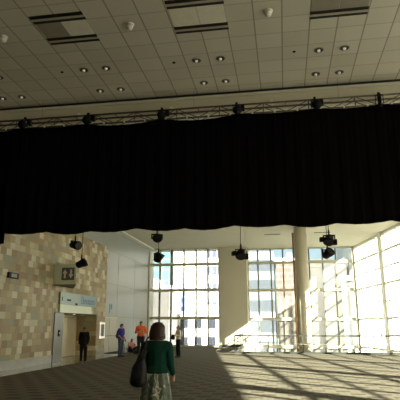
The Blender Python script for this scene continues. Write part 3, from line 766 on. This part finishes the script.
# person seated on the floor
sx, sy = -9.45, 31.2
person('person sitting on the floor between the men in blue and orange', (sx, sy, 0), R(35), 1.70,
   J=dict(pel=(0, .1, .13), wai=(0, .10, .27), che=(0, .04, .46), nek=(0, -.02, .64), hed=(0, -.07, .74), face=(0, -1, -.3),
     shL=(-.17, .0, .575), shR=(.17, .0, .575), elL=(-.24, -.16, .40), elR=(.24, -.16, .40), wrL=(-.14, -.36, .42), wrR=(.14, -.36, .42), nL=(0, 0, -1), nR=(0, 0, -1),
     hiL=(-.10, .05, .12), hiR=(.10, .05, .12), knL=(-.24, -.36, .36), knR=(.24, -.36, .36), anL=(-.06, -.56, .09), anR=(.06, -.56, .09), ftL=(-.2, -1, 0), ftR=(.2, -1, 0)),
   top='cloth_p', bottom='dtrous', skin='skin2', hairstyle='long')
t = tag(empty('duffel_bag', (-8.55, 30.0, 0), R(8)), 'black duffel bag lying on the carpet beside the seated person', 'bag')
m = MB(); m.hull(((-.30, 0, .14), (.12, .15, .13)), ((.30, 0, .14), (.12, .15, .13)), ((0, 0, .17), (.2, .17, .14)))
bmesh.ops.bisect_plane(m.bm, geom=m.bm.verts[:]+m.bm.edges[:]+m.bm.faces[:], plane_co=(0, 0, .012), plane_no=(0, 0, -1), clear_outer=True)
m.build('duffel_body', 'blackp', t, True)
MB().tube([V(-.15, -.10, .27), V(-.11, -.09, .40), V(.11, -.09, .40), V(.15, -.10, .27)], .014).build('handle', 'leather', t, True)
t = tag(empty('tote_bag', (-10.1, 31.6, 0), R(-20)), 'light coloured tote bag on the floor behind the seated person', 'bag')
m = MB(); m.hull(((-.17, 0, .05), (.05, .09, .045)), ((.17, 0, .05), (.05, .09, .045)), ((-.15, 0, .36), (.04, .05, .03)), ((.15, 0, .36), (.04, .05, .03)))
m.build('tote_body', 'cloth_w', t, True)
MB().tube([V(-.09, 0, .38), V(-.06, 0, .52), V(.06, 0, .52), V(.09, 0, .38)], .01).build('handle', 'leather', t, True)

# ------------------------------------------------------------------ outside
struct(MB().box(-140, 170, 43.2, 260, -4.9, -4.6).build('ground', 'asphalt'), 'sunlit street paving outside the windows', 'ground')
struct(MB().prism([(rw(43.2)+.3, 43.2), (rw(YB)+.3, YB-20), (170, YB-20), (170, 43.2)], -4.9, -4.6).build('ground', 'asphalt'), 'sunlit paving outside the right glass wall', 'ground')
GZ = -4.6
def building(name, label, x0, x1, y0, y1, z1, m, roof='white', para=.8):
    t = tag(empty(name, ((x0+x1)/2, y0, GZ)), label, 'building')
    inv = Matrix.Translation(-Vector(t.location))
    o = MB().box(x0, x1, y0, y1, GZ, z1).build('wall', m, t); o.matrix_parent_inverse = inv
    p = MB(); p.box(x0-.3, x1+.3, y0-.3, y0+.3, z1, z1+para); p.box(x0-.3, x1+.3, y1-.3, y1+.3, z1, z1+para); p.box(x0-.3, x0+.3, y0, y1, z1, z1+para); p.box(x1-.3, x1+.3, y0, y1, z1, z1+para)
    p.box(x0+2, x1-2 if x1-x0 > 6 else x1-.5, y0+2, y0+5, z1, z1+para*2.5)
    o = p.build('roof_parapet', roof, t); o.matrix_parent_inverse = inv
    g = MB()
    for k in range(3): g.box(x0+(x1-x0)*(k+.3)/3, x0+(x1-x0)*(k+.7)/3, y0-.25, y0+.05, GZ, GZ+3)
    o = g.build('entrance', 'dgrey', t); o.matrix_parent_inverse = inv
building('glass_tower', 'pale cyan glass tower seen at the upper left of left window', -32, -21.2, 92, 104, 30, 'fA')
building('grey_building', 'plain grey block in front of the cyan glass tower', -30, -17.8, 78, 87, 7.0, 'fGrey')
building('blue_building', 'small building with rows of blue windows beside grey block', -19.6, -17.6, 88.3, 91, 7.6, 'fBlue')
building('pale_building', 'added plain white building standing in for blown-out sky in left window', -20.4, -14.5, 93, 105, 34, 'white')  # added so its sunlit front fills in for blown-out white sky
building('banded_tower', 'white tower with bluish window bands left of the pier', -14.45, -8.6, 93, 105, 40, 'fB')
building('low_building', 'low white building with two rows of dark windows', -16.8, -8.2, 84, 88, 3.1, 'fC')
building('office_block', 'blue grey office block with white floor bands', -7.8, -1.6, 92, 106, 30, 'fD')
building('brick_building', 'reddish brick building left of the round column', -1.2, 2.3, 94, 106, 13.0, 'fBrick')
building('pale_building', 'plain bright white building right of the round column', 3.7, 13.2, 108, 118, 13.5, 'white')
building('grey_tower', 'low grey ribbed block near the right window corner', 9.3, 12.6, 85, 95, 8.7, 'fF')
building('white_building', 'long bright white building beyond the slanted glass wall', 13.6, 48, 98, 130, 26, 'fG')
def tree(x, y, h, label):
    t = tag(empty('street_tree', (x, y, GZ)), label, 'tree', 'street trees outside the windows')
    tr = MB().rod((0, 0, 0), (0, 0, h*.55), .16, .10, 10)
    for k in range(5): a = k*1.3; tr.rod((0, 0, h*.45), (math.cos(a)*h*.2, math.sin(a)*h*.2, h*.72), .06, .03, 6)
    tr.build('trunk', 'bark', t)
    m = MB(); rnd = random.Random(int(x*10))
    for k in range(320):
        v = Vector((rnd.gauss(0, 1), rnd.gauss(0, 1), rnd.gauss(0, .8))); v = v.normalized()*rnd.uniform(.4, 1.)*h*.30
        c_ = v+V(0, 0, h*.74); s_ = rnd.uniform(.14, .3)
        q = Euler((rnd.uniform(0, 6), rnd.uniform(0, 6), 0)).to_matrix()
        vs = [m.bm.verts.new(c_+q @ V(*p_)) for p_ in ((-s_, 0, 0), (0, -s_*.5, .03), (s_, 0, 0), (0, s_*.5, .03))]
        m.bm.faces.new(vs)
    o = m.build('foliage', 'leaf', t); o['kind'] = 'stuff'
if 0: tree(-3.2, 58, 7.2, 'small street tree outside, just right of the cream pier')
if 0: tree(-.6, 61, 6.0, 'small street tree outside, left of the round column')

# ------------------------------------------------------------------ light
EL = R(24.7); az = math.atan2(.8, -.6)
sd = Vector((.8*math.cos(EL), -.6*math.cos(EL), math.sin(EL)))
L_ = bpy.data.lights.new('sun', 'SUN'); L_.energy = 42; L_.angle = R(.6); L_.color = (1, .95, .84)
so = bpy.data.objects.new('sun', L_); C.objects.link(so); so.rotation_euler = (-sd).to_track_quat('-Z', 'Y').to_euler(); so.location = (30, -20, 20)
w = bpy.data.worlds.new('World'); S.world = w; w.use_nodes = True
N, L = w.node_tree.nodes, w.node_tree.links
sk = N.new('ShaderNodeTexSky'); sk.sky_type = 'NISHITA'; sk.sun_disc = False; sk.sun_elevation = EL; sk.sun_rotation = az
sk.air_density = 1.; sk.dust_density = 2.; sk.ozone_density = 1.
L.new(sk.outputs[0], N['Background'].inputs['Color']); N['Background'].inputs['Strength'].default_value = .17

# ------------------------------------------------------------------ camera
F = 500.; TH = math.atan(125.5/F); PS = math.atan(85/(F/math.cos(TH)))
cam = bpy.data.cameras.new('camera'); co = bpy.data.objects.new('camera', cam); C.objects.link(co)
cam.sensor_fit = 'HORIZONTAL'; cam.sensor_width = 36; cam.lens = 36*F/400; cam.clip_end = 600
co.location = (0, 0, 1.65); co.rotation_euler = (math.pi/2+TH, 0, PS)
S.camera = co
S.view_settings.view_transform = 'Standard'; S.view_settings.look = 'None'; S.view_settings.gamma = 1; S.view_settings.use_curve_mapping = False
S.view_settings.exposure = .58
